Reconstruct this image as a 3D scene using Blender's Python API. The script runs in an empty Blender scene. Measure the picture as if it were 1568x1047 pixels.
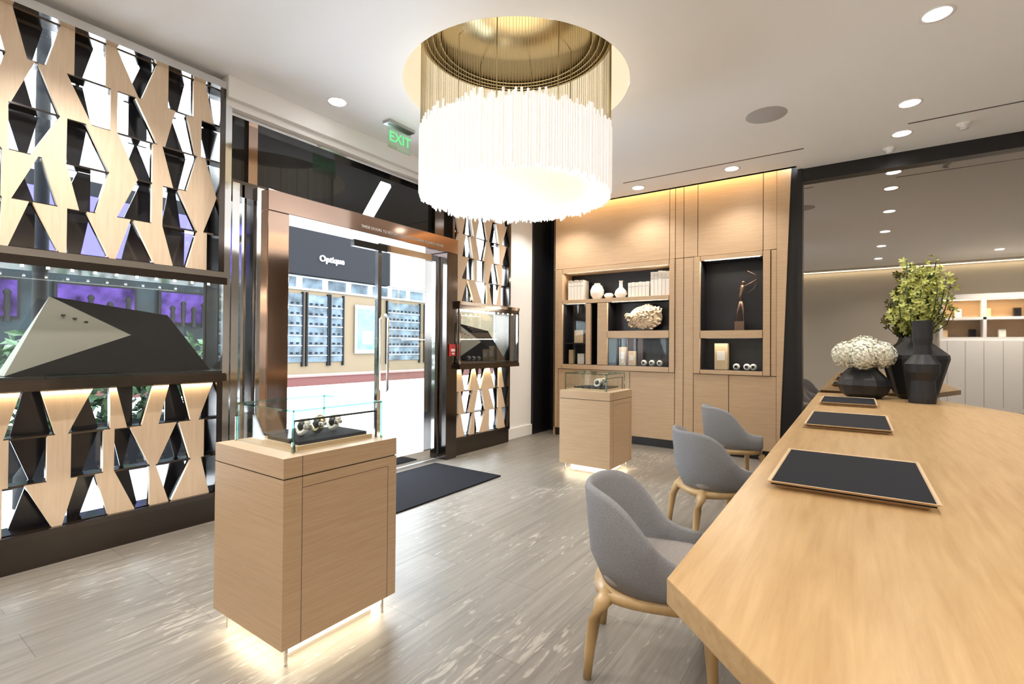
import bpy, bmesh, math, random
from mathutils import Vector, Matrix
random.seed(7)
S=bpy.context.scene
COL=S.collection
H=1.45; CEIL=3.68; XW=7.1; YW=4.38

# ---------------------------------------------------------------- materials
def _new(name):
    m=bpy.data.materials.new(name); m.use_nodes=True
    return m, m.node_tree, m.node_tree.nodes['Principled BSDF']
def mat(name,c,rough=.5,metal=0,em=None,es=0,bump=0,bscale=50,var=0,spec=None):
    m,t,p=_new(name)
    p.inputs['Base Color'].default_value=(*c,1)
    p.inputs['Roughness'].default_value=rough
    p.inputs['Metallic'].default_value=metal
    if spec is not None: p.inputs['Specular IOR Level'].default_value=spec
    if em: 
        p.inputs['Emission Color'].default_value=(*em,1); p.inputs['Emission Strength'].default_value=es
    if bump or var:
        tc=t.nodes.new('ShaderNodeTexCoord'); n=t.nodes.new('ShaderNodeTexNoise')
        n.inputs['Scale'].default_value=bscale; n.inputs['Detail'].default_value=4
        t.links.new(tc.outputs['Object'],n.inputs['Vector'])
        if bump:
            b=t.nodes.new('ShaderNodeBump'); b.inputs['Strength'].default_value=bump; b.inputs['Distance'].default_value=.01
            t.links.new(n.outputs['Fac'],b.inputs['Height']); t.links.new(b.outputs['Normal'],p.inputs['Normal'])
        if var:
            r=t.nodes.new('ShaderNodeValToRGB')
            r.color_ramp.elements[0].position=.3; r.color_ramp.elements[1].position=.7
            r.color_ramp.elements[0].color=(*[x*(1-var) for x in c],1)
            r.color_ramp.elements[1].color=(*[min(1,x*(1+var)) for x in c],1)
            t.links.new(n.outputs['Fac'],r.inputs['Fac']); t.links.new(r.outputs['Color'],p.inputs['Base Color'])
            if em and var>.5:
                mm=t.nodes.new('ShaderNodeMath'); mm.operation='MULTIPLY_ADD'; mm.inputs[1].default_value=es*3.2; mm.inputs[2].default_value=-es*.9; mm.use_clamp=False
                mx_=t.nodes.new('ShaderNodeMath'); mx_.operation='MAXIMUM'; mx_.inputs[1].default_value=es*.15
                t.links.new(n.outputs['Fac'],mm.inputs[0]); t.links.new(mm.outputs[0],mx_.inputs[0]); t.links.new(mx_.outputs[0],p.inputs['Emission Strength'])
    return m
def wood(name,c1,c2,scale,rough=.42,nscale=1.0):
    m,t,p=_new(name)
    tc=t.nodes.new('ShaderNodeTexCoord'); mp=t.nodes.new('ShaderNodeMapping')
    mp.inputs['Scale'].default_value=scale
    n=t.nodes.new('ShaderNodeTexNoise'); n.inputs['Scale'].default_value=nscale; n.inputs['Detail'].default_value=6; n.inputs['Roughness'].default_value=.6
    n.inputs['Distortion'].default_value=.3
    r=t.nodes.new('ShaderNodeValToRGB'); r.color_ramp.elements[0].position=.3; r.color_ramp.elements[1].position=.68
    r.color_ramp.elements[0].color=(*c1,1); r.color_ramp.elements[1].color=(*c2,1)
    b=t.nodes.new('ShaderNodeBump'); b.inputs['Strength'].default_value=.08; b.inputs['Distance'].default_value=.002
    L=t.links.new
    L(tc.outputs['Object'],mp.inputs['Vector']); L(mp.outputs['Vector'],n.inputs['Vector'])
    L(n.outputs['Fac'],r.inputs['Fac']); L(r.outputs['Color'],p.inputs['Base Color'])
    L(n.outputs['Fac'],b.inputs['Height']); L(b.outputs['Normal'],p.inputs['Normal'])
    p.inputs['Roughness'].default_value=rough
    return m
def glass(name,tint=(1,1,1),refl=.03,edge=.4):
    m=bpy.data.materials.new(name); m.use_nodes=True; t=m.node_tree
    t.nodes.clear(); o=t.nodes.new('ShaderNodeOutputMaterial'); mx=t.nodes.new('ShaderNodeMixShader')
    tr=t.nodes.new('ShaderNodeBsdfTransparent'); tr.inputs[0].default_value=(*tint,1)
    g=t.nodes.new('ShaderNodeBsdfGlossy'); g.inputs['Roughness'].default_value=.01
    lw=t.nodes.new('ShaderNodeLayerWeight'); lw.inputs['Blend'].default_value=.25
    mr=t.nodes.new('ShaderNodeMapRange'); mr.inputs['To Min'].default_value=refl; mr.inputs['To Max'].default_value=edge
    L=t.links.new
    L(lw.outputs['Facing'],mr.inputs['Value']); L(mr.outputs[0],mx.inputs[0]); L(tr.outputs[0],mx.inputs[1]); L(g.outputs[0],mx.inputs[2]); L(mx.outputs[0],o.inputs[0])
    return m
OAK=wood('oak_veneer',(.47,.315,.185),(.55,.385,.24),(4,4,120))
OAKT=wood('oak_table',(.42,.26,.115),(.54,.36,.178),(3,38,38),.3)
OAKL=wood('oak_lattice',(.76,.58,.41),(.84,.67,.50),(60,60,4),.45)
OAKC=wood('oak_chair',(.46,.30,.13),(.55,.37,.18),(14,14,3),.35)
OAKTR=wood('oak_tray',(.58,.41,.24),(.67,.50,.32),(3,30,30),.4)
DARKGAP=mat('dark_gap',(.03,.02,.015),.8)
BLACK=mat('black_lacquer',(.008,.008,.010),.35)
NICHE=mat('niche_lining',(.010,.010,.014),.4)
WHITE=mat('white_plaster',(.86,.86,.86),.6,bump=.02,bscale=80)
CEILM=mat('ceiling_plaster',(.92,.93,.95),.7,bump=.02,bscale=60)
GREYW=mat('warm_grey_wall',(.62,.57,.51),.7)
CHROME=mat('polished_steel',(.74,.73,.72),.07,1)
BRONZE=mat('dark_bronze',(.12,.105,.098),.14,1)
BRONZED=mat('bronze_base',(.10,.09,.082),.22,1,bump=.05,bscale=30)
COPPER=mat('copper_metal',(.46,.325,.26),.10,1)
BRASS=mat('brass_metal',(.46,.37,.21),.25,1)
SMOKE=mat('smoked_panel',(.025,.025,.03),.12)
GLASS=glass('clear_glass',(.97,.99,.98))
GLASSN=glass('vitrine_glass',(.97,.98,.98),.01,.15)
GLASSG=glass('glass_edge_green',(.45,.72,.64),.2,.6)
DGLASS=glass('tinted_glass',(.40,.42,.46),.12,.7)
TRANS=mat('transom_dark_glass',(.012,.013,.015),.03)
MIRROR=mat('bronze_mirror',(.45,.42,.385),.015,1)
FABRIC=mat('grey_fabric',(.28,.28,.295),.95,bump=.6,bscale=260,var=.22)
FABRIC2=mat('seat_fabric',(.37,.34,.32),.95,bump=.6,bscale=260,var=.22)
LEATHER=mat('black_leather_pad',(.008,.010,.015),.85,bump=.1,bscale=300,spec=.25)
CERAM=mat('black_ceramic',(.014,.015,.019),.5)
WCER=mat('white_ceramic',(.85,.83,.80),.35)
CREAM=mat('cream_shell',(.70,.56,.40),.6,bump=.5,bscale=14)
PAPER=mat('paper_white',(.75,.71,.65),.7)
WARMEM=mat('warm_diffuser',(1,.95,.85),.5,0,(1,.84,.60),.54)
ROD=mat('frosted_glass_rod',(.87,.86,.85),.3,0,(1,.955,.90),.29)
LAMP=mat('lamp_lens',(1,1,1),.4,0,(1,.97,.93),12)
RECESS=mat('recess_cream_glow',(.88,.84,.74),.6,0,(1,.90,.70),.18)  # cream wall; faint emission paints in the light falling on it
RED=mat('red_plastic',(.6,.03,.03),.4)
GREENEM=mat('exit_green',(.05,.6,.2),.4,0,(.15,.9,.25),.6)
LEAF=mat('leaf_green',(.38,.40,.09),.5,var=.45,bscale=18)
LEAFD=mat('hedge_green',(.02,.055,.014),.6,var=.5,bscale=10)
PETAL=mat('white_petals',(.80,.79,.68),.6,var=.15,bscale=30)
MAT_=mat('door_mat',(.008,.008,.012),.95,bump=.5,bscale=300,spec=.2)
FROST=mat('acrylic_plinth',(.7,.7,.68),.3)
BEIGE=mat('beige_leather',(.24,.22,.185),.7,spec=.2)
FACB=mat('charcoal_leather',(.005,.005,.007),.8,spec=.08)
def floor_mat():
    m,t,p=_new('striated_stone_plank'); N=t.nodes.new; L=t.links.new
    tc=N('ShaderNodeTexCoord')
    br=N('ShaderNodeTexBrick'); br.inputs['Scale'].default_value=1
    br.inputs['Brick Width'].default_value=1.25; br.inputs['Row Height'].default_value=.31; br.inputs['Mortar Size'].default_value=.0018
    br.inputs['Color1'].default_value=(.185,.167,.146,1); br.inputs['Color2'].default_value=(.222,.203,.180,1); br.inputs['Mortar'].default_value=(.11,.10,.09,1)
    L(tc.outputs['Object'],br.inputs['Vector'])
    mp=N('ShaderNodeMapping'); mp.inputs['Scale'].default_value=(1.1,20,1); L(tc.outputs['Object'],mp.inputs['Vector'])
    n=N('ShaderNodeTexNoise'); n.inputs['Scale'].default_value=1.2; n.inputs['Detail'].default_value=7; n.inputs['Roughness'].default_value=.65; n.inputs['Distortion'].default_value=.4; L(mp.outputs[0],n.inputs['Vector'])
    r=N('ShaderNodeValToRGB'); r.color_ramp.elements[0].position=.3; r.color_ramp.elements[1].position=.72
    r.color_ramp.elements[0].color=(.72,.71,.70,1); r.color_ramp.elements[1].color=(1.25,1.25,1.25,1); L(n.outputs['Fac'],r.inputs['Fac'])
    mx=N('ShaderNodeMixRGB'); mx.blend_type='MULTIPLY'; mx.inputs[0].default_value=1; L(br.outputs['Color'],mx.inputs[1]); L(r.outputs[0],mx.inputs[2])
    mp2=N('ShaderNodeMapping'); mp2.inputs['Scale'].default_value=(7,34,1); L(tc.outputs['Object'],mp2.inputs['Vector'])
    n2=N('ShaderNodeTexNoise'); n2.inputs['Scale'].default_value=1; n2.inputs['Detail'].default_value=5; n2.inputs['Distortion'].default_value=.8; L(mp2.outputs[0],n2.inputs['Vector'])
    n3=N('ShaderNodeTexNoise'); n3.inputs['Scale'].default_value=1.1; L(tc.outputs['Object'],n3.inputs['Vector'])
    ad=N('ShaderNodeMath'); ad.operation='MULTIPLY_ADD'; ad.inputs[1].default_value=.5; L(n3.outputs['Fac'],ad.inputs[0]); L(n2.outputs['Fac'],ad.inputs[2])
    r2=N('ShaderNodeValToRGB'); r2.color_ramp.elements[0].position=.865; r2.color_ramp.elements[1].position=.95
    r2.color_ramp.elements[0].color=(0,0,0,1); r2.color_ramp.elements[1].color=(.6,.6,.6,1); L(ad.outputs[0],r2.inputs['Fac'])
    mx2=N('ShaderNodeMixRGB'); L(r2.outputs[0],mx2.inputs[0]); L(mx.outputs[0],mx2.inputs[1]); mx2.inputs[2].default_value=(.44,.40,.34,1)
    L(mx2.outputs[0],p.inputs['Base Color']); p.inputs['Roughness'].default_value=.40; p.inputs['Specular IOR Level'].default_value=.42
    return m
FLOOR=floor_mat()

# ---------------------------------------------------------------- builder
class B:
    def __init__(s): s.v=[]; s.f=[]; s.fm=[]; s.sm=[]; s.mats=[]
    def mi(s,m):
        if m not in s.mats: s.mats.append(m)
        return s.mats.index(m)
    def add(s,vs,fs,m,smooth=False):
        o=len(s.v); s.v+=[tuple(v) for v in vs]; k=s.mi(m)
        for f in fs: s.f.append(tuple(i+o for i in f)); s.fm.append(k); s.sm.append(smooth)
    def box(s,x0,x1,y0,y1,z0,z1,m):
        s.add([(x0,y0,z0),(x1,y0,z0),(x1,y1,z0),(x0,y1,z0),(x0,y0,z1),(x1,y0,z1),(x1,y1,z1),(x0,y1,z1)],
              [(3,2,1,0),(4,5,6,7),(0,1,5,4),(1,2,6,5),(2,3,7,6),(3,0,4,7)],m)
    def prism(s,pts,ax,a0,a1,m):
        def P(p,a): return (a,p[0],p[1]) if ax=='x' else (p[0],a,p[1]) if ax=='y' else (p[0],p[1],a)
        n=len(pts); vs=[P(p,a0) for p in pts]+[P(p,a1) for p in pts]
        s.add(vs,[tuple(range(n))[::-1],tuple(range(n,2*n))]+[(i,(i+1)%n,n+(i+1)%n,n+i) for i in range(n)],m)
    def lathe(s,cx,cy,prof,m,seg=32,smooth=True,sx=1,sy=1):
        n=len(prof); vs=[]
        for r,z in prof:
            for k in range(seg):
                a=2*math.pi*k/seg; vs.append((cx+r*sx*math.cos(a),cy+r*sy*math.sin(a),z))
        fs=[(i*seg+k,i*seg+(k+1)%seg,(i+1)*seg+(k+1)%seg,(i+1)*seg+k) for i in range(n-1) for k in range(seg)]
        s.add(vs,fs,m,smooth)
        if prof[0][0]>1e-4: s.add(vs[:seg],[tuple(range(seg))[::-1]],m)
        if prof[-1][0]>1e-4: s.add(vs[-seg:],[tuple(range(seg))],m)
    def tube(s,pts,rad,m,seg=10,closed=False):
        pts=[Vector(p) for p in pts]; n=len(pts)
        if not hasattr(rad,'__len__'): rad=[rad]*n
        vs=[]
        for i,p in enumerate(pts):
            a=pts[(i-1)%n] if (i>0 or closed) else p; b=pts[(i+1)%n] if (i<n-1 or closed) else p
            d=(b-a).normalized(); up=Vector((0,0,1)) if abs(d.z)<.9 else Vector((1,0,0))
            u=d.cross(up).normalized(); w=d.cross(u)
            for k in range(seg):
                t=2*math.pi*k/seg; vs.append(p+(u*math.cos(t)+w*math.sin(t))*rad[i])
        R=n if closed else n-1
        fs=[(i*seg+k,i*seg+(k+1)%seg,((i+1)%n)*seg+(k+1)%seg,((i+1)%n)*seg+k) for i in range(R) for k in range(seg)]
        if not closed: fs+= [tuple(range(seg))[::-1],tuple(range((n-1)*seg,n*seg))]
        s.add(vs,fs,m,True)
    def loft(s,rings,m,smooth=True,caps=True):
        n=len(rings[0]); vs=[p for r in rings for p in r]
        fs=[(i*n+k,i*n+(k+1)%n,(i+1)*n+(k+1)%n,(i+1)*n+k) for i in range(len(rings)-1) for k in range(n)]
        if caps: fs+=[tuple(range(n))[::-1],tuple(range((len(rings)-1)*n,len(rings)*n))]
        s.add(vs,fs,m,smooth)
    def ball(s,c,r,m,seg=14,rings=8,sx=1,sy=1,sz=1):
        prof=[(max(1e-5,r*math.sin(math.pi*i/rings)),c[2]-r*sz*math.cos(math.pi*i/rings)) for i in range(rings+1)]
        s.lathe(c[0],c[1],prof,m,seg,True,sx,sy)
    def mesh(s,name,recalc=True):
        me=bpy.data.meshes.new(name); me.from_pydata(s.v,[],s.f)
        for m in s.mats: me.materials.append(m)
        for i,p in enumerate(me.polygons): p.material_index=s.fm[i]; p.use_smooth=s.sm[i]
        if recalc:
            bm=bmesh.new(); bm.from_mesh(me); bmesh.ops.recalc_face_normals(bm,faces=bm.faces); bm.to_mesh(me); bm.free()
        me.update(); return me
    def obj(s,name,loc=(0,0,0),rot=0,bevel=0,sub=0,parent=None):
        return place(s.mesh(name),name,loc,rot,bevel,sub,parent)
def place(me,name,loc=(0,0,0),rot=0,bevel=0,sub=0,parent=None):
    o=bpy.data.objects.new(name,me); COL.objects.link(o); o.location=loc; o.rotation_euler=(0,0,rot)
    if bevel:
        k=o.modifiers.new('bevel','BEVEL'); k.width=bevel; k.segments=2; k.limit_method='ANGLE'; k.angle_limit=math.radians(40)
    if sub:
        k=o.modifiers.new('sub','SUBSURF'); k.levels=sub; k.render_levels=sub
    if parent: o.parent=parent
    return o
def area(name,loc,sx,sy,e,c,rot=(0,0,0),parent=None,shape='RECTANGLE',spread=None):
    l=bpy.data.lights.new(name,'AREA'); l.energy=e; l.color=c; l.shape=shape; l.size=sx; l.size_y=sy
    if spread: l.spread=spread
    o=bpy.data.objects.new(name,l); COL.objects.link(o); o.location=loc; o.rotation_euler=rot
    if parent: o.parent=parent
    return o
def text(body,name,loc,rot,size,m,parent=None,ext=.002):
    c=bpy.data.curves.new(name,'FONT'); c.body=body; c.size=size; c.align_x='CENTER'; c.align_y='CENTER'; c.extrude=ext
    c.materials.append(m)
    o=bpy.data.objects.new(name,c); COL.objects.link(o); o.location=loc; o.rotation_euler=rot
    if parent: o.parent=parent
    return o

# ---------------------------------------------------------------- room shell
b=B(); b.box(-2.2,7.5,-4.2,4.62,-.06,0,FLOOR); b.obj('floor')
CC=(3.52,2.435); CR=.967
def ceiling():
    b=B(); x0,x1,y0,y1=-2.2,6.96,-4.2,4.5
    angs=[2*math.pi*i/72 for i in range(72)]+[math.atan2(y-CC[1],x-CC[0])%(2*math.pi) for x in (x0,x1) for y in (y0,y1)]
    angs=sorted(set(angs)); inn=[];out=[]
    for a in angs:
        c,s_=math.cos(a),math.sin(a)
        t=min([( (x1 if c>0 else x0)-CC[0])/c if abs(c)>1e-9 else 1e9, ((y1 if s_>0 else y0)-CC[1])/s_ if abs(s_)>1e-9 else 1e9])
        inn.append((CC[0]+CR*c,CC[1]+CR*s_,CEIL)); out.append((CC[0]+t*c,CC[1]+t*s_,CEIL))
    n=len(angs)
    b.add(inn+out,[(i,(i+1)%n,n+(i+1)%n,n+i) for i in range(n)],CEILM)
    seg=72; lo=[(CC[0]+CR*math.cos(2*math.pi*k/seg),CC[1]+CR*math.sin(2*math.pi*k/seg)) for k in range(seg)]
    b.add([(x,y,CEIL) for x,y in lo]+[(x,y,4.25) for x,y in lo],[(k,(k+1)%seg,seg+(k+1)%seg,seg+k) for k in range(seg)],RECESS,True)
    b.add([(x,y,4.25) for x,y in lo],[tuple(range(seg))],RECESS)
    b.box(6.96,7.16,-4.2,.6,CEIL,CEIL+.03,CEILM)
    b.box(6.90,6.96,.6,4.5,CEIL,3.95,CEILM)
    b.box(6.96,7.5,.6,4.5,3.95,3.98,CEILM)
    return b.obj('ceiling')
ceil=ceiling()
b=B(); b.box(7.46,7.52,-4.2,4.62,0,4,BLACK); b.obj('wall_back')
b=B(); b.box(-2.26,-2.2,-4.2,4.62,0,CEIL+.02,GREYW); b.obj('wall_rear')
b=B(); b.box(-2.2,7.5,-4.26,-4.2,0,CEIL+.02,GREYW); b.obj('wall_right')
b=B()
b.box(-2.2,-.3,4.40,4.60,0,CEIL+.02,WHITE)
b.box(-.3,1.98,4.42,4.60,3.62,CEIL+.02,WHITE)
b.box(4.80,6.12,4.42,4.60,3.62,CEIL+.02,WHITE)
b.box(6.12,6.9,4.42,4.62,0,CEIL+.3,WHITE)
b.box(6.9,7.46,4.38,4.62,0,3.98,BLACK)
b.obj('wall_left')
b=B(); b.box(6.12,6.9,4.395,4.42,0,.17,WHITE); b.obj('baseboard_left',bevel=.004)
b=B(); b.box(1.98,4.80,4.26,4.60,3.50,CEIL,WHITE); b.box(1.98,4.80,4.31,4.60,3.44,3.50,WHITE); b.obj('trim_1',bevel=.004)

# ---------------------------------------------------------------- lattice bays
def lattice(b,x0,x1,z0,z1,rows,seed):
    rnd=random.Random(seed); p=.29; n=max(1,round((x1-x0)/p)); p=(x1-x0)/n
    cl=lambda v:min(x1,max(x0,v))
    def lay(y0,y1,m,flip,wr,jit,inv=False):
        ph=[(1 if rnd.random()<flip else 0) for j in range(n+1)]
        cj=[x0+j*p+rnd.uniform(-jit,jit)*p for j in range(n+1)]
        for k in range(rows):
            za=z0+(z1-z0)*k/rows; zb=z0+(z1-z0)*(k+1)/rows
            lo=[];hi=[]
            for j in range(n+1):
                c=cj[j]+rnd.uniform(-.03,.03)*p; w=p*rnd.uniform(*wr); t=rnd.random()
                f=(k+ph[j])%2 if rnd.random()>.15 else (k+ph[j]+1)%2
                if t<.22:   wide=(c-w,c+w); s_=rnd.uniform(-.2,.2)*w; nar=(c+s_-.008,c+s_+.008)
                elif t<.58: wide=(c-w,c+w); nar=(c-w*.38,c+w*.38)
                elif t<.74: wide=(c-w,c+w); nar=(c-w,c-w*.15)
                elif t<.90: wide=(c-w,c+w); nar=(c+w*.15,c+w)
                else:       wide=(c-w*.75,c+w*.75); nar=wide
                a,b_=(wide,nar) if f else (nar,wide)
                lo.append(list(a)); hi.append(list(b_))
            for R_ in (lo,hi):
                for j in range(n):
                    if R_[j][1]>R_[j+1][0]-.035:
                        mid=(R_[j][1]+R_[j+1][0])/2; R_[j][1]=mid-.0175; R_[j+1][0]=mid+.0175
            if inv:
                quads=[(cl(lo[j][0]),cl(lo[j][1]),cl(hi[j][0]),cl(hi[j][1])) for j in range(n+1)]
            else:
                quads=[(cl(lo[j][1]),cl(lo[j+1][0]),cl(hi[j][1]),cl(hi[j+1][0])) for j in range(n)]
            for a0,a1,c0,c1 in quads:
                if a1-a0<.004 and c1-c0<.004: continue
                a1=max(a1,a0+.003); c1=max(c1,c0+.003)
                q=[(a0,za),(a1,za),(c1,zb),(c0,zb)]
                b.prism(q,'y',y0,y1,m)
                if m is OAKL: b.prism(q,'y',y1,y1+.03,BRONZE)
    lay(4.345,4.372,OAKL,.35,(.38,.46),.05)
    lay(4.50,4.515,SMOKE,.5,(.22,.40),.30,True)
    for k in range(rows+1):
        z=z0+(z1-z0)*k/rows
        b.box(x0,x1,4.348,4.46,z-.007,z+.007,BRONZE)
def bay(x0,x1,seed):
    b=B()
    b.box(x0,x1,4.32,4.54,0,.20,BRONZED)
    b.box(x0,x0+.045,4.30,4.56,.20,3.62,BRONZE); b.box(x1-.045,x1,4.30,4.56,.20,3.62,BRONZE)
    b.box(x0,x1,4.28,4.56,3.56,3.62,CHROME)
    b.box(x0,x1,4.31,4.56,.20,.235,BRONZE)
    lattice(b,x0+.045,x1-.045,.235,1.14,3,seed)
    lattice(b,x0+.045,x1-.045,2.05,3.56,5,seed+1)
    b.box(x0+.045,x1-.045,4.57,4.575,.235,3.56,GLASS)
    o=b.obj('lattice_screen')
    area('led_upper',((x0+x1)/2,4.44,2.06),x1-x0-.1,.04,3,(1,.75,.45),(math.pi,0,0),o)
    area('led_lower',((x0+x1)/2,4.33,1.13),x1-x0-.1,.03,2.5,(1,.75,.45),(0,0,0),o)
    return o
bay(-.30,1.98,14); bay(4.80,6.12,33)
def showcase(x0,x1,dx,seed=0):
    b=B(); y0,y1=4.20,4.54
    b.box(x0,x1,y0,y1,1.15,1.215,BRONZE); b.box(x0,x1,y0,y1,1.93,2.03,BRONZE)
    b.box(x0,x1,y0+.02,y1,1.215,1.235,BLACK)
    b.box(x0,x1,y0-.012,y0,1.15,1.20,BRONZE); b.box(x0,x1,y0-.012,y0,1.985,2.03,CHROME)
    for x in (x0,x1-.03): b.box(x,x+.03,y0,y0+.03,1.215,1.93,CHROME); b.box(x,x+.03,y1-.03,y1,1.215,1.93,BRONZE)
    b.box(x0+.03,x1-.03,y0+.012,y0+.018,1.215,1.93,GLASS)
    b.box(x1-.02,x1-.012,y0+.03,y1-.03,1.215,1.93,DGLASS)
    for i in range(int((x1-x0)/.12)): b.box(x0+.08+i*.12,x0+.095+i*.12,y0+.06,y0+.07,1.922,1.93,LAMP)
    Lf=(.70+dx,4.29,1.24);Rf=(1.88+dx,4.29,1.24);P1=(.93+dx,4.42,1.76);M=(1.36+dx,4.34,1.51);P2=(1.62+dx,4.42,1.67);Lb=(.70+dx,4.50,1.24);Rb=(1.88+dx,4.50,1.24)
    b.add([Lf,P1,M],[(0,1,2)],BEIGE); b.add([Lf,M,Rf],[(0,1,2)],FACB); b.add([M,P2,Rf],[(0,1,2)],FACB)
    b.add([Lf,P1,Lb],[(0,1,2)],BEIGE); b.add([P2,Rf,Rb],[(0,1,2)],FACB); b.add([P1,M,P2,Rb,Lb],[(0,1,2),(0,2,3,4)],FACB)
    for i in range(4):
        b.box(.98+dx+i*.06,1.0+dx+i*.06,4.365,4.38,1.63-i*.02,1.64-i*.02,BLACK)
    o=b.obj('glass_showcase')
    area('case_light',((x0+x1)/2,4.26,1.91),x1-x0-.2,.04,1.8,(1,.94,.86),(0,0,0),o)
    return o
showcase(-.28,1.96,0); showcase(4.83,6.20,4.10)

# ---------------------------------------------------------------- portal and door
b=B()
b.box(2.325,2.527,4.26,4.66,0,2.64,COPPER); b.box(2.325,4.86,4.26,4.66,2.64,2.83,COPPER)
b.box(4.66,4.86,4.26,4.66,0,2.64,BRONZE)
o=b.obj('door_frame',bevel=.006)
text('THESE DOORS TO REMAIN UNLOCKED DURING BUSINESS HOURS','header_lettering',(3.95,4.257,2.70),(math.pi/2,0,0),.042,mat('letter_white',(.8,.8,.8),.5),o,.001)
b=B()
b.box(1.98,2.03,4.30,4.60,0,3.44,CHROME)
b.box(2.06,2.12,4.34,4.56,0,2.83,CHROME); b.box(2.12,2.20,4.50,4.52,0,2.83,GLASS); b.box(2.15,2.17,4.36,4.46,0,2.83,CHROME); b.box(2.20,2.23,4.44,4.56,0,2.83,BRONZE); b.box(2.26,2.325,4.32,4.56,0,2.83,CHROME)
b.box(1.98,2.325,4.36,4.56,2.72,2.83,BRONZE)
b.obj('chrome_sidelight')
b=B()
zt=3.44
b.prism([(2.04,2.83),(3.45,2.83),(3.73,3.32),(3.90,3.32),(3.60,2.83),(4.80,2.83),(4.80,zt),(2.04,zt)],'y',4.44,4.47,TRANS)
b.box(2.04,4.80,4.36,4.50,2.83,2.86,BRONZE); b.box(2.22,2.30,4.40,4.44,2.86,3.44,COPPER)
b.box(2.04,4.80,4.36,4.50,3.40,3.44,CHROME); b.box(4.55,4.80,4.38,4.44,2.86,3.44,BRONZE)
b.obj('window_1')
def leaf(b,x0,x1,y,m=CHROME):
    b.box(x0,x0+.05,y,y+.05,.02,2.60,m); b.box(x1-.05,x1,y,y+.05,.02,2.60,m)
    b.box(x0+.05,x1-.05,y,y+.05,.02,.14,m); b.box(x0+.05,x1-.05,y,y+.05,2.52,2.60,m)
    b.box(x0+.05,x1-.05,y+.02,y+.03,.14,2.52,GLASS)
b=B(); leaf(b,3.67,4.64,4.40); b.tube([(3.76,4.38,.9),(3.76,4.33,.95),(3.76,4.33,1.75),(3.76,4.38,1.8)],.014,CHROME); 
b.box(3.30,3.75,4.34,4.40,2.50,2.57,BLACK); b.obj('door_1')
b=B()
b.box(2.53,2.59,4.42,4.48,.02,2.62,CHROME)
y0,y1=4.67,5.50
b.box(2.555,2.60,y0,y0+.06,.02,2.60,CHROME); b.box(2.555,2.60,y1-.06,y1,.02,2.60,CHROME); b.box(2.555,2.60,y0+.06,y1-.06,.02,.14,CHROME); b.box(2.555,2.60,y0+.06,y1-.06,2.52,2.60,CHROME); b.box(2.575,2.58,y0+.06,y1-.06,.14,2.52,GLASS)
b.obj('door_2')
b=B(); b.box(4.70,4.80,4.235,4.26,1.32,1.47,RED); b.box(4.715,4.785,4.228,4.236,1.375,1.41,WHITE); b.box(4.73,4.77,4.225,4.236,1.34,1.36,WHITE); b.obj('fire_alarm_pull_station',bevel=.003)
b=B(); b.box(2.55,4.45,3.24,4.24,.001,.014,MAT_); b.obj('doormat',bevel=.003)

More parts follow.
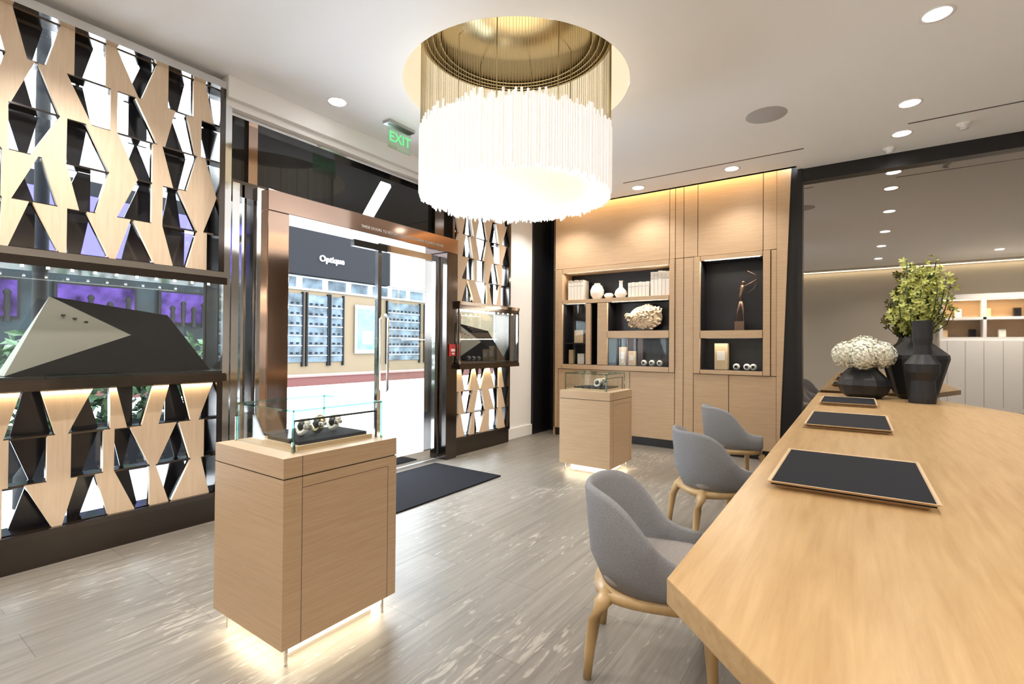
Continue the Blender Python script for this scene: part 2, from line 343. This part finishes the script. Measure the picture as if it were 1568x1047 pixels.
# ---------------------------------------------------------------- back cabinets
def cabinet():
    b=B(); X0,X1=7.10,7.125; g=.004
    def P(ya,yb,z0,z1,dx=0,m=OAK): b.box(X0-dx,X1,min(ya,yb)+g,max(ya,yb)-g,z0+g,z1-g,m)
    for ya,yb in ((4.11,2.20),(2.20,2.12),(2.12,2.00),(2.00,1.81),(1.81,.99),(.99,.83)): P(ya,yb,2.72,3.94)
    P(4.11,4.02,.12,2.72); P(2.12,2.0,.12,2.72); P(2.0,1.86,.12,2.72)
    d=.02
    P(4.02,3.94,1.09,2.72,d); P(2.20,2.12,1.09,2.72,d); P(3.94,2.20,2.64,2.72,d); P(3.94,2.20,2.14,2.21,d); P(3.94,2.20,1.09,1.17,d)
    P(3.52,3.43,1.17,2.14,d); P(3.32,3.15,1.17,2.14,d); P(3.15,2.20,1.585,1.70,d)
    P(1.86,1.77,1.09,2.72,d); P(.99,.90,1.09,2.72,d); P(1.77,.99,2.65,2.72,d); P(1.77,.99,1.58,1.69,d); P(1.77,.99,1.09,1.15,d)
    P(.90,.83,1.09,2.72)
    for ya,yb in ((4.02,3.45),(3.45,2.79),(2.79,2.12),(1.86,1.40),(1.40,.83)): P(ya,yb,.12,1.09)
    b.prism([(.83,.0),(.80,.0),(.665,3.94),(.83,3.94)],'x',7.09,7.45,OAK)
    b.box(7.14,7.40,.84,4.10,0,.12,BLACK)
    b.box(7.10,7.45,4.085,4.11,0,3.94,OAK)
    def niche(ya,yb,z0,z1,dep=.30,back=NICHE,side=OAK,gl=False):
        yl,yh=min(ya,yb),max(ya,yb); xb=X1+dep; t=.012
        b.box(X1,xb,yl-t,yl,z0-t,z1+t,side); b.box(X1,xb,yh,yh+t,z0-t,z1+t,side)
        b.box(X1,xb,yl,yh,z0-t,z0,side); b.box(X1,xb,yl,yh,z1,z1+t,side); b.box(xb-.01,xb,yl,yh,z0,z1,back)
        if gl: b.box(X1-.012,X1-.006,yl+.002,yh-.002,z0+.002,z1-.002,GLASSN)
    niche(3.94,2.20,2.21,2.64); niche(3.94,3.52,1.17,2.14,side=NICHE,gl=True); niche(3.43,3.32,1.17,2.14,side=NICHE); niche(3.15,2.20,1.70,2.14,side=NICHE); niche(3.15,2.20,1.17,1.585,side=NICHE,gl=True)
    niche(1.77,.99,1.69,2.65,side=NICHE); niche(1.77,.99,1.15,1.58,side=NICHE,gl=True)
    o=b.obj('built_in_display_cabinet',bevel=.0015)
    for ya,yb,z,e in ((3.94,2.20,2.63,4),(3.94,3.52,2.13,1.6),(3.15,2.20,2.13,4),(3.15,2.20,1.575,2),(1.77,.99,2.64,6),(1.77,.99,1.57,2)):
        area('niche_led',(7.16,(ya+yb)/2,z),.03,ya-yb-.08,e,(1,.88,.70),(0,math.radians(25),0),o)
    area('cove_led',(7.0,2.45,3.9),.05,3.3,12,(1,.72,.36),(0,math.radians(-18),0),o)
    return o
cab=cabinet()
b=B(); b.box(7.12,7.45,.575,.80,0,3.94,BLACK); b.box(7.04,7.14,.545,.60,0,3.68,BLACK); b.obj('trim_2')
b=B(); b.box(7.14,7.16,-4.2,.545,0,3.52,MIRROR); b.obj('wall_mirror')
b=B(); b.box(7.06,7.16,-4.2,.545,3.52,3.68,BLACK); b.obj('trim_3')
def books(x,y0,y1,z0,z1,name,n):
    b=B(); y=y0; w=(y1-y0)/n
    for i in range(n):
        h=(z1-z0)*random.uniform(.95,1); b.box(x,x+.2,y+.002,y+w-.002,z0,z0+h,PAPER); b.box(x-.002,x,y+.01,y+w-.01,z0+h*.7,z0+h*.72,BEIGE); y+=w
    b.obj(name,bevel=.003)
books(7.16,3.60,3.88,2.212,2.54,'book_row',5); books(7.16,2.52,2.85,2.212,2.44,'book_row',6); books(7.16,2.22,2.50,2.212,2.58,'book_row',5)
def vase(name,x,y,prof,m,seg=32,smooth=True): 
    b=B(); b.lathe(x,y,prof,m,seg,smooth); return b.obj(name)
z=2.212
vase('white_vase',7.25,3.40,[(.06,z),(.105,z+.07),(.11,z+.14),(.08,z+.21),(.045,z+.24),(.05,z+.255)],WCER)
vase('white_bowl',7.25,3.20,[(.04,z),(.07,z+.03),(.075,z+.06),(.05,z+.085)],WCER)
vase('white_bottle_vase',7.25,3.0,[(.06,z),(.10,z+.06),(.08,z+.12),(.03,z+.17),(.026,z+.25),(.036,z+.27)],WCER)
b=B()
for k in range(7):
    a=k*2.399; 
    b.ball((7.29,2.62+.17*math.cos(a)*(.3+.1*k),1.92+.10*math.sin(a)*(.3+.1*k)),.11,CREAM,18,10,sx=.8)
b.ball((7.29,2.62,1.90),.20,CREAM,28,16,sx=.5,sy=1.3,sz=.95)
rr=random.Random(3)
for i in range(34):
    a=rr.uniform(0,6.28); r=rr.uniform(.03,.24); cy=2.62+1.15*r*math.cos(a); cz=1.92+.75*r*math.sin(a)
    pts=[(7.18+r*.2+rr.uniform(-.01,.01),cy+.045*math.cos(t*1.1+a)*(1),max(1.72,cz+.04*math.sin(t*1.1+a))) for t in range(6)]
    b.tube(pts,.016,CREAM,8)
b.box(7.2,7.36,2.50,2.74,1.701,1.712,BLACK)
b.obj('coral_sculpture')
b=B(); bz=1.692
BRN=mat('bronze_brown',(.16,.10,.07),.35,.5)
b.box(7.2,7.32,1.23,1.35,bz,bz+.12,BRN); M_=BRN
hip=(7.26,1.28,bz+.40); 
b.tube([(7.26,1.33,bz+.12),(7.26,1.32,bz+.26),hip],[.010,.015,.022],M_); b.tube([(7.26,1.24,bz+.12),(7.26,1.25,bz+.27),hip],[.010,.015,.022],M_)
b.tube([hip,(7.26,1.285,bz+.48),(7.26,1.26,bz+.57),(7.26,1.255,bz+.62)],[.024,.020,.028,.012],M_)
b.ball((7.26,1.25,bz+.645),.024,M_)
b.tube([(7.26,1.27,bz+.58),(7.26,1.18,bz+.62),(7.26,1.08,bz+.68)],[.014,.010,.007],M_); b.tube([(7.26,1.24,bz+.58),(7.26,1.34,bz+.56),(7.26,1.26,bz+.62)],[.014,.010,.007],M_)
b.tube([(7.26,1.20,bz+.80),(7.26,1.10,bz+.74),(7.26,1.07,bz+.66),(7.26,1.12,bz+.56),(7.26,1.2,bz+.5)],.005,M_,6)
b.obj('archer_figurine')
def stand(y,z,w,h,name='jewelry_display_block',m=OAKTR):
    b=B(); b.box(7.20,7.20+w*.6,y-w/2,y+w/2,z,z+h,m); b.box(7.19,7.20,y-w*.3,y+w*.3,z+h*.35,z+h*.7,PAPER); b.obj(name,bevel=.003)
def cuff(y,z,name='watch_cushion',x=7.24):
    b2=B(); b2.ball((x,y,z+.045),.045,WCER,16,8,sx=.7,sz=1); b2.box(x-.042,x-.034,y-.018,y+.018,z+.03,z+.065,BLACK); b2.obj(name)
for y in (2.95,2.80): stand(y,1.172,.11,.28 if y>2.9 else .22)
for y in (2.62,2.5,2.38): cuff(y,1.172)
stand(1.52,1.152,.17,.36)
for y in (1.33,1.2,1.12): cuff(y,1.152)
b=B(); b.box(7.14,7.40,3.525,3.935,1.50,1.515,BLACK); b.box(7.2,7.3,3.62,3.78,1.515,1.72,OAKTR); b.box(7.2,7.3,3.60,3.72,1.172,1.34,PAPER); b.box(7.2,7.26,3.80,3.88,1.172,1.40,OAKTR); b.obj('jewelry_shelf_display',bevel=.002)

# rear wall units seen in the mirror
b=B()
X=-2.2
b.box(X,X+.45,-4.15,-1.7,0,1.68,WHITE)
for i in range(1,8): b.box(X+.45,X+.452,-4.15+i*.33,-4.145+i*.33,.1,1.66,DARKGAP)
b.box(X,X+.42,-4.15,-1.7,2.68,2.80,WHITE); b.box(X,X+.42,-4.15,-1.7,1.68,1.76,WHITE); b.box(X,X+.42,-4.15,-1.7,2.18,2.24,WHITE); b.box(X,X+.04,-4.15,-1.7,1.76,2.68,OAK)
for y in (-4.15,-3.35,-2.55,-1.76): b.box(X,X+.42,y,y+.06,1.76,2.68,WHITE)
for i in range(9):
    y=-3.95+i*.26; b.box(X+.1,X+.25,y,y+.12,1.76+(i%2)*.48,1.95+(i%2)*.5,[BLACK,PAPER,OAKTR][i%3])
o=b.obj('storage_wall_unit')
area('unit_fill',(X+.36,-2.9,2.66),.03,2.3,16,(1,.80,.5),(0,0,0),o)  # added lamp with no visible source, brightens the rear unit
area('rear_cove_led',(X+.07,0,3.60),.04,7,14,(1,.82,.5),(0,math.radians(-10),0),o)

# ---------------------------------------------------------------- pedestals
def pedestal_mesh():
    b=B(); hx,hy=.325,.315; zt=.945
    b.box(-hx,hx,-hy,hy,.10,.849,OAK)
    b.box(-hx+.006,hx-.006,-hy+.006,hy-.006,.849,.855,DARKGAP)
    b.box(-hx,hx,-hy,hy,.855,zt,OAK)
    b.box(-hx+.10,hx-.10,-hy+.10,hy-.10,.022,.10,FROST)
    b.box(-hx+.09,hx-.09,-hy+.09,hy-.09,0,.022,CHROME)
    for sx in (-1,1):
        for sy in (-1,1): b.box(sx*(hx-.05)-.006,sx*(hx-.05)+.006,sy*(hy-.05)-.006,sy*(hy-.05)+.006,0,.10,CHROME)
    e=.0008; w=.0022
    for s in (-1,1):
        y0,y1=sorted((s*hy,s*(hy+e)))
        b.box(-hx+.09,-hx+.09+w,y0,y1,.10,.945,DARKGAP)
        b.box(-hx+.09,hx-.06,y0,y1,.80,.80+w,DARKGAP); b.box(hx-.06,hx-.06+w,y0,y1,.10,.80,DARKGAP)
    b.prism([(-.19,-.20),(.25,-.20),(.25,.12),(-.19,.12)],'z',zt,zt+.020,OAKTR)
    b.box(-.17,.23,-.18,.10,zt+.020,zt+.036,LEATHER)
    b.prism([(-.14,.13),(.20,.13),(.20,.25),(-.14,.25)],'z',zt,zt+.018,OAKTR)
    b.box(-.125,.185,.14,.24,zt+.018,zt+.030,LEATHER)
    for i,(cx,cy) in enumerate(((-.06,-.04),(.035,-.03),(.13,-.03))):
        cz=zt+.036+.048
        ring=[(cx+.012*math.sin(t*.4),cy+.034*math.cos(t*math.pi/8),cz+.034*math.sin(t*math.pi/8)) for t in range(16)]
        b.tube(ring,.0155,[WCER,BRASS,WCER][i],8,True)
        b.ball((cx,cy,cz),.030,BLACK,12,8,sx=.9)
        b.lathe(cx,cy-.036,[(.020,cz-.004),(.021,cz+.012),(.016,cz+.016)],CHROME,16)
    gx0,gx1,gy0,gy1,g0,g1=-.235,.285,-.235,.29,zt,zt+.19; t=.008
    b.box(gx0,gx1,gy0,gy0+t,g0,g1,GLASS); b.box(gx0,gx1,gy1-t,gy1,g0,g1,GLASS); b.box(gx0,gx0+t,gy0+t,gy1-t,g0,g1,GLASS); b.box(gx1-t,gx1,gy0+t,gy1-t,g0,g1,GLASS)
    b.box(gx0,gx1,gy0,gy1,g1,g1+t,GLASS)
    r=.0045
    for x in (gx0,gx1):
        b.box(x-r,x+r,gy0-r,gy0+r,g0,g1+t,GLASSG); b.box(x-r,x+r,gy1-r,gy1+r,g0,g1+t,GLASSG); b.box(x-r,x+r,gy0,gy1,g1,g1+t+.001,GLASSG)
    for y in (gy0,gy1): b.box(gx0,gx1,y-r,y+r,g1,g1+t+.001,GLASSG)
    b.tube([(gx0+.02,gy0+.02,g0),(gx0+.02,gy0+.02,g0+.145),(gx1-.02,gy0+.02,g0+.145),(gx1-.02,gy0+.02,g0)],.006,BLACK,6)
    return b.mesh('display_pedestal')
pm=pedestal_mesh()
for i,(x,y) in enumerate(((1.535,2.378),(5.39,2.53))):
    o=place(pm,'display_pedestal',(x,y,0),0,.0015)
    area('under_glow',(0,0,.096),.58,.56,11,(1,.85,.60),(0,0,0),o)

# ---------------------------------------------------------------- table
b=B()
poly=[(1.12,.35),(6.92,.37),(6.92,-.62),(5.7,-1.12),(1.6,-1.12),(.40,-.55),(.40,-.36)]
b.prism(poly,'z',.87,.93,OAKT)
b.prism([(2.0,-.05),(6.3,-.05),(6.3,-.15),(2.0,-.15)],'z',.70,.87,OAKT)
for x in (1.9,6.1):
    b.prism([(x,-.5),(x+.5,-.5),(x+.5,.05),(x,.05)],'z',0,.87,OAKT)
b.obj('meeting_table',bevel=.004)
def tray(x0,x1,y0,y1):
    b=B(); z=.93; t=.030
    def ring(x0,x1,y0,y1,z): return [(x0,y0,z),(x1,y0,z),(x1,y1,z),(x0,y1,z)]
    i=.04
    b.loft([ring(x0+i,x1-i,y0+i,y1-i,z),ring(x0,x1,y0,y1,z+t),ring(x0+.009,x1-.009,y0+.009,y1-.009,z+t),ring(x0+.02,x1-.02,y0+.02,y1-.02,z+.018)],OAKTR,False)
    b.box(x0+.012,x1-.012,y0+.012,y1-.012,z+.016,z+t-.003,LEATHER)
    b.obj('display_tray')
tray(2.05,2.78,-.225,.27); tray(3.75,4.58,-.19,.28); tray(5.38,6.12,-.16,.28)

z=.93
b=B(); b.lathe(6.22,-.53,[(.105,z),(.11,z+.05),(.10,z+.22),(.135,z+.30),(.14,z+.38),(.075,z+.47),(.068,z+.56),(.080,z+.62),(.080,z+.80),(.06,z+.80),(.06,z+.72)],CERAM,40,False); b.obj('collared_vase')
b=B(); b.lathe(6.72,-.525,[(.15,z),(.18,z+.05),(.275,z+.42),(.27,z+.46),(.12,z+.60),(.10,z+.66),(.08,z+.66)],CERAM,12,False)
rr=random.Random(5)
def leafquad(b,c,s,m,rnd):
    d=Vector((rnd.gauss(0,1),rnd.gauss(0,1),rnd.gauss(0,.8))).normalized(); u=d.cross(Vector((rnd.gauss(0,1),rnd.gauss(0,1),rnd.gauss(0,1)))).normalized(); n=d.cross(u)
    c=Vector(c)
    b.add([c-d*s,c+u*s*.45+n*s*.15,c+d*s,c-u*s*.45+n*s*.15],[(0,1,2,3)],m)
for i in range(40):
    a=rr.uniform(0,6.28); r=rr.uniform(.10,.32); top=rr.uniform(1.78,2.42)
    if top>2.2: r*=.6
    p0=Vector((6.70,-.525,1.5)); tip=Vector((6.64+r*math.cos(a)*.85,-.545+r*math.sin(a),top)); mid=(p0+tip)/2+Vector((r*.35*math.cos(a),r*.35*math.sin(a),.02))
    b.tube([p0,mid,tip],.005,LEAFD,5)
    nb=int(5+14*(top-1.5))
    for j in range(nb):
        t=.30+.70*j/(nb-1); c=p0*(1-t)**2+mid*2*t*(1-t)+tip*t*t+Vector((rr.uniform(-.05,.05),rr.uniform(-.05,.05),rr.uniform(-.02,.02)))
        c.x=min(c.x,7.02); nrm=Vector((c.x-6.68-.1,c.y+.525,rr.uniform(-.1,.4))).normalized()+Vector((rr.gauss(0,.3),rr.gauss(0,.3),rr.gauss(0,.3))); nrm.normalize()
        u=nrm.orthogonal().normalized(); w=nrm.cross(u)
        for k in range(5):
            q=k*1.2566+j; d=(u*math.cos(q)+w*math.sin(q)); e=nrm.cross(d); s=.045
            b.add([c,c+d*s*.5+e*s*.28+nrm*.006,c+d*s+nrm*.018,c+d*s*.5-e*s*.28+nrm*.006],[(0,1,2,3)],LEAF)
b.obj('leafy_branch_vase')
b=B(); b.lathe(6.50,-.07,[(.14,z),(.21,z+.05),(.245,z+.14),(.225,z+.20),(.13,z+.30),(.12,z+.36),(.10,z+.36)],CERAM,14,False)
for c,R in (((6.50,-.07,1.42),.17),((6.44,.08,1.39),.14),((6.46,-.21,1.39),.14),((6.36,-.06,1.37),.13)):
    b.ball(c,R*.88,PETAL,14,8)
    for i in range(330):
        d=Vector((rr.gauss(0,1),rr.gauss(0,1),rr.gauss(0,1))).normalized(); p=Vector(c)+d*R*rr.uniform(.9,1.03)
        u=d.orthogonal().normalized(); w=d.cross(u); s=.019
        b.add([p-u*s,p+w*s+d*.006,p+u*s,p-w*s+d*.006],[(0,1,2,3)],PETAL)
b.obj('hydrangea_bowl')

# ---------------------------------------------------------------- chairs
def chair_mesh():
    b=B()
    path=[]
    n=36
    for i in range(n+1):
        u=-1+2*i/n; a=abs(u)
        if a<.62:
            ph=u/.62*math.radians(88); x=.275*math.sin(ph); y=.0+.27*math.cos(ph)
        else:
            k=(a-.62)/.38; x=math.copysign(.275-.012*k,u); y=.01-.24*k
        path.append((x,y,u))
    rings=[]
    for i,(x,y,u) in enumerate(path):
        xa,ya,_=path[max(0,i-1)]; xb,yb,_=path[min(n,i+1)]
        tx,ty=xb-xa,yb-ya; l=math.hypot(tx,ty); nx,ny=-ty/l,tx/l
        if nx*x+ny*(y+.02)<0: nx,ny=-nx,-ny
        a=abs(u); s=1/(1+math.exp((a-.60)*12)); zt=.53+.290*s
        if a<.25: zt-=.012*(1-a/.25)
        zb=.365; hh=zt-zb; th=.045 if a<.9 else .045-.022*(a-.9)/.1
        lean=.055*s
        def P(off,v): 
            o=off+lean*max(0,v-.15)
            if v<.25: o-=(.25-v)*.20
            return (x+nx*o,y+ny*o,zb+hh*v)
        rings.append([P(0,0),P(.004,.3),P(0,.7),P(-.004,.95),P(-.014,1.0),P(-th+.010,1.0),P(-th,.93),P(-th-.006,.6),P(-th-.004,.3),P(-th+.01,0)])
    b.loft(rings,FABRIC,True,True)
    def sup(a,bb,z,cy,k=3.2,N=32):
        out=[]
        for i in range(N):
            t=2*math.pi*i/N; c,s_=math.cos(t),math.sin(t)
            out.append((a*math.copysign(abs(c)**(2/k),c),cy+bb*math.copysign(abs(s_)**(2/k),s_),z))
        return out
    b.loft([sup(.205,.235,.385,-.03),sup(.228,.255,.41,-.035),sup(.232,.26,.455,-.035),sup(.215,.245,.485,-.035),sup(.16,.19,.497,-.03),sup(.02,.02,.50,-.03)],FABRIC2)
    b.loft([sup(.222,.248,.325,-.02,2.8),sup(.248,.272,.338,-.02,2.8),sup(.252,.277,.375,-.02,2.8),sup(.20,.22,.38,-.02,2.8)],OAKC)
    for sx in (-1,1):
        b.tube([(sx*.175,.165,.365),(sx*.205,.205,.32),(sx*.218,.230,.25),(sx*.226,.248,.12),(sx*.230,.258,0)],[.038,.034,.027,.022,.018],OAKC,12)
        b.tube([(sx*.185,-.215,.365),(sx*.208,-.235,.32),(sx*.217,-.245,.25),(sx*.222,-.252,.12),(sx*.226,-.258,0)],[.038,.033,.027,.022,.018],OAKC,12)
    return b.mesh('upholstered_dining_chair')
cm=chair_mesh()
for x,y,r in ((2.27,.78,16),(4.10,.92,40),(5.83,1.12,30)):
    place(cm,'upholstered_dining_chair',(x,y,0),math.radians(r))

# ---------------------------------------------------------------- chandelier
b=B(); cx,cy=CC; rr=random.Random(2)
def rod(r,a,z0,z1,w,m,seg=5):
    x,y=cx+r*math.cos(a),cy+r*math.sin(a)
    b.lathe(x,y,[(w*.5,z0),(w,z0+.012),(w,z1)],m,seg,False)
for R,n,dz in ((.815,235,0),(.775,180,.015),(.735,130,.03),(.695,110,.045)):
    for i in range(n):
        a=2*math.pi*(i+rr.uniform(-.15,.15))/n
        rod(R+rr.uniform(-.006,.006),a,2.73+dz*.5+rr.uniform(-.02,.025),3.25+rr.uniform(-.05,.05),.0102,ROD)
        if R>.79 : rod(R,a,3.22,4.10,.0016,BRASS,3)
b.lathe(cx,cy,[(.60,2.83),(.66,2.83),(.66,3.18),(.60,3.18)],WARMEM,48)
b.lathe(cx,cy,[(.001,2.80),(.66,2.80),(.66,2.825),(.001,2.825)],WARMEM,48)
b.lathe(cx,cy,[(.001,4.10),(.84,4.10),(.84,4.13),(.001,4.13)],BRASS,72)
for R in (.815,.775,.72,.66): 
    b.tube([(cx+R*math.cos(2*math.pi*k/60),cy+R*math.sin(2*math.pi*k/60),4.095) for k in range(60)],.006,BRASS,6,True)
for k in range(6):
    a=k*math.pi/3+.3; b.tube([(cx+.5*math.cos(a),cy+.5*math.sin(a),3.18),(cx+.5*math.cos(a),cy+.5*math.sin(a),4.25)],.004,BRASS,6)
b.tube([(cx,cy,4.12),(cx,cy,4.25)],.05,BRASS,12)
ch=b.obj('crystal_rod_chandelier')
area('recess_glow',(cx,cy,3.20),1.1,1.1,3.2,(1,.92,.78),(math.pi,0,0),ch,'DISK')
area('drum_down',(cx,cy,2.79),1.25,1.25,2.6,(1,.86,.62),(0,0,0),ch,'DISK')

# ---------------------------------------------------------------- ceiling fixtures
def downlight_or_fill(x,y,e=14,r=.075):
    b=B(); z=CEIL
    b.lathe(0,0,[(r,z-.002),(r+.022,z-.005),(r+.024,z-.001)],WHITE,28); b.lathe(0,0,[(.001,z-.004),(r,z-.004),(r,z-.001),(.001,z-.001)],LAMP,28)
    o=b.obj('recessed_or_fill_downlight',(x,y,0))
    l=bpy.data.lights.new('downlight_or_fill_spot','SPOT'); l.energy=e; l.color=(1,.95,.88); l.spot_size=math.radians(125); l.spot_blend=.7; l.shadow_soft_size=.06
    s=bpy.data.objects.new('downlight_or_fill_spot',l); COL.objects.link(s); s.parent=o; s.location=(0,0,z-.03)
for x,y,e in ((2.77,3.91,45),(6.57,1.27,42),(6.64,2.50,42),(5.70,-.397,50),(6.46,-.386,45),(4.28,-.44,50),(2.6,-.45,45),(1.0,-.45,40),(1.0,2.4,65),(-.8,2.4,75),(.95,3.55,90),(-.3,3.55,85),(-.8,-.45,70),(-.8,-2.6,260),(-.9,-3.5,160),(2.0,-2.6,110),(4.3,-2.6,100),(6.0,-2.6,55),(6.55,3.75,65)):  # visible fixtures first, then unseen lamps added as fill light
    downlight_or_fill(x,y,e)
b=B(); b.lathe(0,0,[(.001,CEIL-.006),(.165,CEIL-.006),(.18,CEIL-.001)],mat('speaker_grille',(.52,.52,.53),.7,bump=.5,bscale=400),36); b.obj('ceiling_speaker',(5.236,.707,0))
for x,y in ((6.5,-.87),(6.85,-.30)):
    b=B(); b.lathe(0,0,[(.06,CEIL-.001),(.055,CEIL-.02),(.03,CEIL-.03),(.025,CEIL-.05),(.04,CEIL-.055),(.001,CEIL-.06)],WHITE,24); b.obj('smoke_detector',(x,y,0))
b=B(); b.box(6.33,6.352,.48,2.60,CEIL-.002,CEIL+.001,BLACK); b.box(6.20,6.222,-4.0,-.42,CEIL-.002,CEIL+.001,BLACK); b.obj('ceiling_track_slot')
b=B(); b.box(3.26,3.60,3.76,3.86,CEIL-.03,CEIL,mat('brushed_steel',(.5,.5,.5),.3,1)); b.box(3.28,3.58,3.80,3.812,CEIL-.26,CEIL-.03,glass('exit_acrylic',(.80,.95,.84),.1,.4)); o=b.obj('exit_sign')
text('EXIT','exit_letters',(3.43,3.797,CEIL-.15),(math.pi/2,0,0),.14,GREENEM,o,.002)

# ---------------------------------------------------------------- exterior
PAVE=mat('pavement',(.62,.63,.65),.8,var=.06,bscale=2)
b=B(); b.box(-30,60,4.62,60,-.12,-.02,PAVE); b.obj('street_pavement')
BRICK=mat('red_brick',(.065,.026,.022),.8,spec=.1)
b=B(); b.box(-20,50,16.0,16.6,-.02,.30,BRICK); b.box(-20,50,15.95,16.65,.30,.36,mat('brick_coping',(.12,.06,.05),.8)); b.obj('brick_planter_curb')
EXW=mat('exterior_white',(.22,.22,.22),.6)
TAN=mat('shop_tan',(.095,.07,.042),.6,spec=.1); SHOP=mat('shop_interior',(.05,.065,.075),.5,var=.6,bscale=1.5,spec=.1); DK=mat('fascia_dark',(.005,.005,.006),.7,spec=.1); TEAL=mat('dark_shopfront',(.006,.011,.014),.4,var=.6,bscale=.8,spec=.1)
LILAC=mat('lilac_banner',(.055,.045,.19),.6,spec=.1); PUR=mat('purple_screen',(.010,.007,.022),.6,0,(.26,.12,.72),.5,var=.6,bscale=1.8,spec=0); BLU=mat('blue_poster',(.03,.10,.16),.5,0,(.15,.45,.65),.2,var=.6,bscale=1.6)
b=B(); Y=22
b.box(11,40,Y,Y+1,-.02,4.1,TAN); b.box(-12,11,Y,Y+1,-.02,4.1,TEAL); b.box(-12,40,Y-.1,Y+1,4.1,4.77,EXW); b.box(-12,18.7,Y-.6,Y+1,4.77,6.95,DK); b.box(18.7,40,Y-.3,Y+1,4.77,6.95,EXW); b.box(-12,40,Y-.2,Y+1,6.95,8.4,EXW)
for i in range(28): 
    x=-11.5+i*1.4
    b.box(x,x+1.05,Y-.12,Y-.1,4.2,4.68,SHOP)
for x0,x1 in ((11.2,13.7),(14.0,15.1),(15.3,16.0),(19.0,21.5),(22,25),(-8,-2),(-1,1.8)):
    b.box(x0,x1,Y-.06,Y,.6,3.9,SHOP)
    b.box(x0-.08,x0,Y-.12,Y,.4,4.0,DK); b.box(x1,x1+.08,Y-.12,Y,.4,4.0,DK)
    for j in range(6):
        z=.9+j*.48; b.box(x0,x1,Y-.1,Y-.05,z,z+.04,EXW)
        q=x0+.12
        while q<x1-.2: b.box(q,q+.13,Y-.1,Y-.06,z+.1,z+.18,DK); q+=.3
b.box(16.75,18.2,Y-.14,Y-.08,1.0,3.6,EXW); b.box(16.9,18.05,Y-.16,Y-.12,1.2,3.4,BLU); b.box(17.2,17.9,Y-.17,Y-.16,1.5,2.2,EXW)
b.box(0,11,Y-.8,Y-.6,4.3,6.4,LILAC)
for x0,x1 in ((2.2,3.9),(4.7,7.0),(7.7,9.5)):
    b.box(x0,x1,Y-.2,Y-.1,2.2,3.5,DK); b.box(x0+.08,x1-.08,Y-.22,Y-.2,2.28,3.42,PUR)
    for k in range(4): 
        x=x0+.35+k*(x1-x0-.7)/3; b.lathe(x,Y-.5,[(.10,2.1),(.06,2.3),(.09,2.5),(.07,2.7+.2*(k%2)),(.11,2.8+.2*(k%2)),(.05,2.9+.2*(k%2))],DK,10)
fac=b.obj('storefront_building')
text('Optique','fascia_script',(14.95,Y-.63,5.65),(math.pi/2,0,0),.42,mat('sign_white',(.9,.9,.9),.5,0,(1,1,1),.4),fac,.03)
b=B(); rr=random.Random(9)
b.box(.9,3.4,6.9,7.5,-.02,.55,DK)
for i in range(1500): leafquad(b,(rr.uniform(.9,3.4),rr.uniform(6.9,7.5),rr.uniform(.5,1.50+.12*math.sin(i))),rr.uniform(.06,.10),LEAFD,rr)
b.obj('hedge_planter')
b=B(); b.lathe(1.22,6.1,[(.16,-.02),(.16,.25),(.10,.35),(.12,.5),(.06,.6),(.05,4.5),(.12,4.6),(.16,4.9),(.02,5.1)],DK,16); b.obj('street_lamp')
b=B(); rr=random.Random(12); b.lathe(9.3,8.6,[(.25,-.02),(.32,.4),(.34,.45)],DK,16); b.tube([(9.3,8.6,.4),(9.3,8.6,1.8)],.04,DK,8)
FL=mat('pink_flowers',(.4,.04,.07),.6)
for i in range(700): 
    d=Vector((rr.gauss(0,1),rr.gauss(0,1),rr.gauss(0,1))).normalized()*.42*rr.uniform(.5,1)
    leafquad(b,(9.3+d.x,8.6+d.y,2.1+d.z*1.5),.06,FL if rr.random()<.25 else LEAFD,rr)
b.obj('flowering_tree')

# ---------------------------------------------------------------- world & camera
w=bpy.data.worlds.new('sky'); S.world=w; w.use_nodes=True
bg=w.node_tree.nodes['Background']; bg.inputs[0].default_value=(.82,.91,1,1); bg.inputs[1].default_value=10
S.view_settings.view_transform='Standard'; S.view_settings.look='None'; S.view_settings.exposure=.68
cam=bpy.data.cameras.new('camera'); co=bpy.data.objects.new('camera',cam); COL.objects.link(co)
cam.sensor_width=36; cam.lens=17.33; cam.clip_start=.02; cam.clip_end=300
al=math.radians(34.9); pitch=math.radians(.5)
fwd=Vector((math.cos(al)*math.cos(pitch),math.sin(al)*math.cos(pitch),math.sin(pitch)))
q=fwd.to_track_quat('-Z','Y')
M=q.to_matrix().to_4x4() @ Matrix.Rotation(.008,4,'Z')
co.matrix_world=Matrix.Translation((0,0,H))@M
S.camera=co
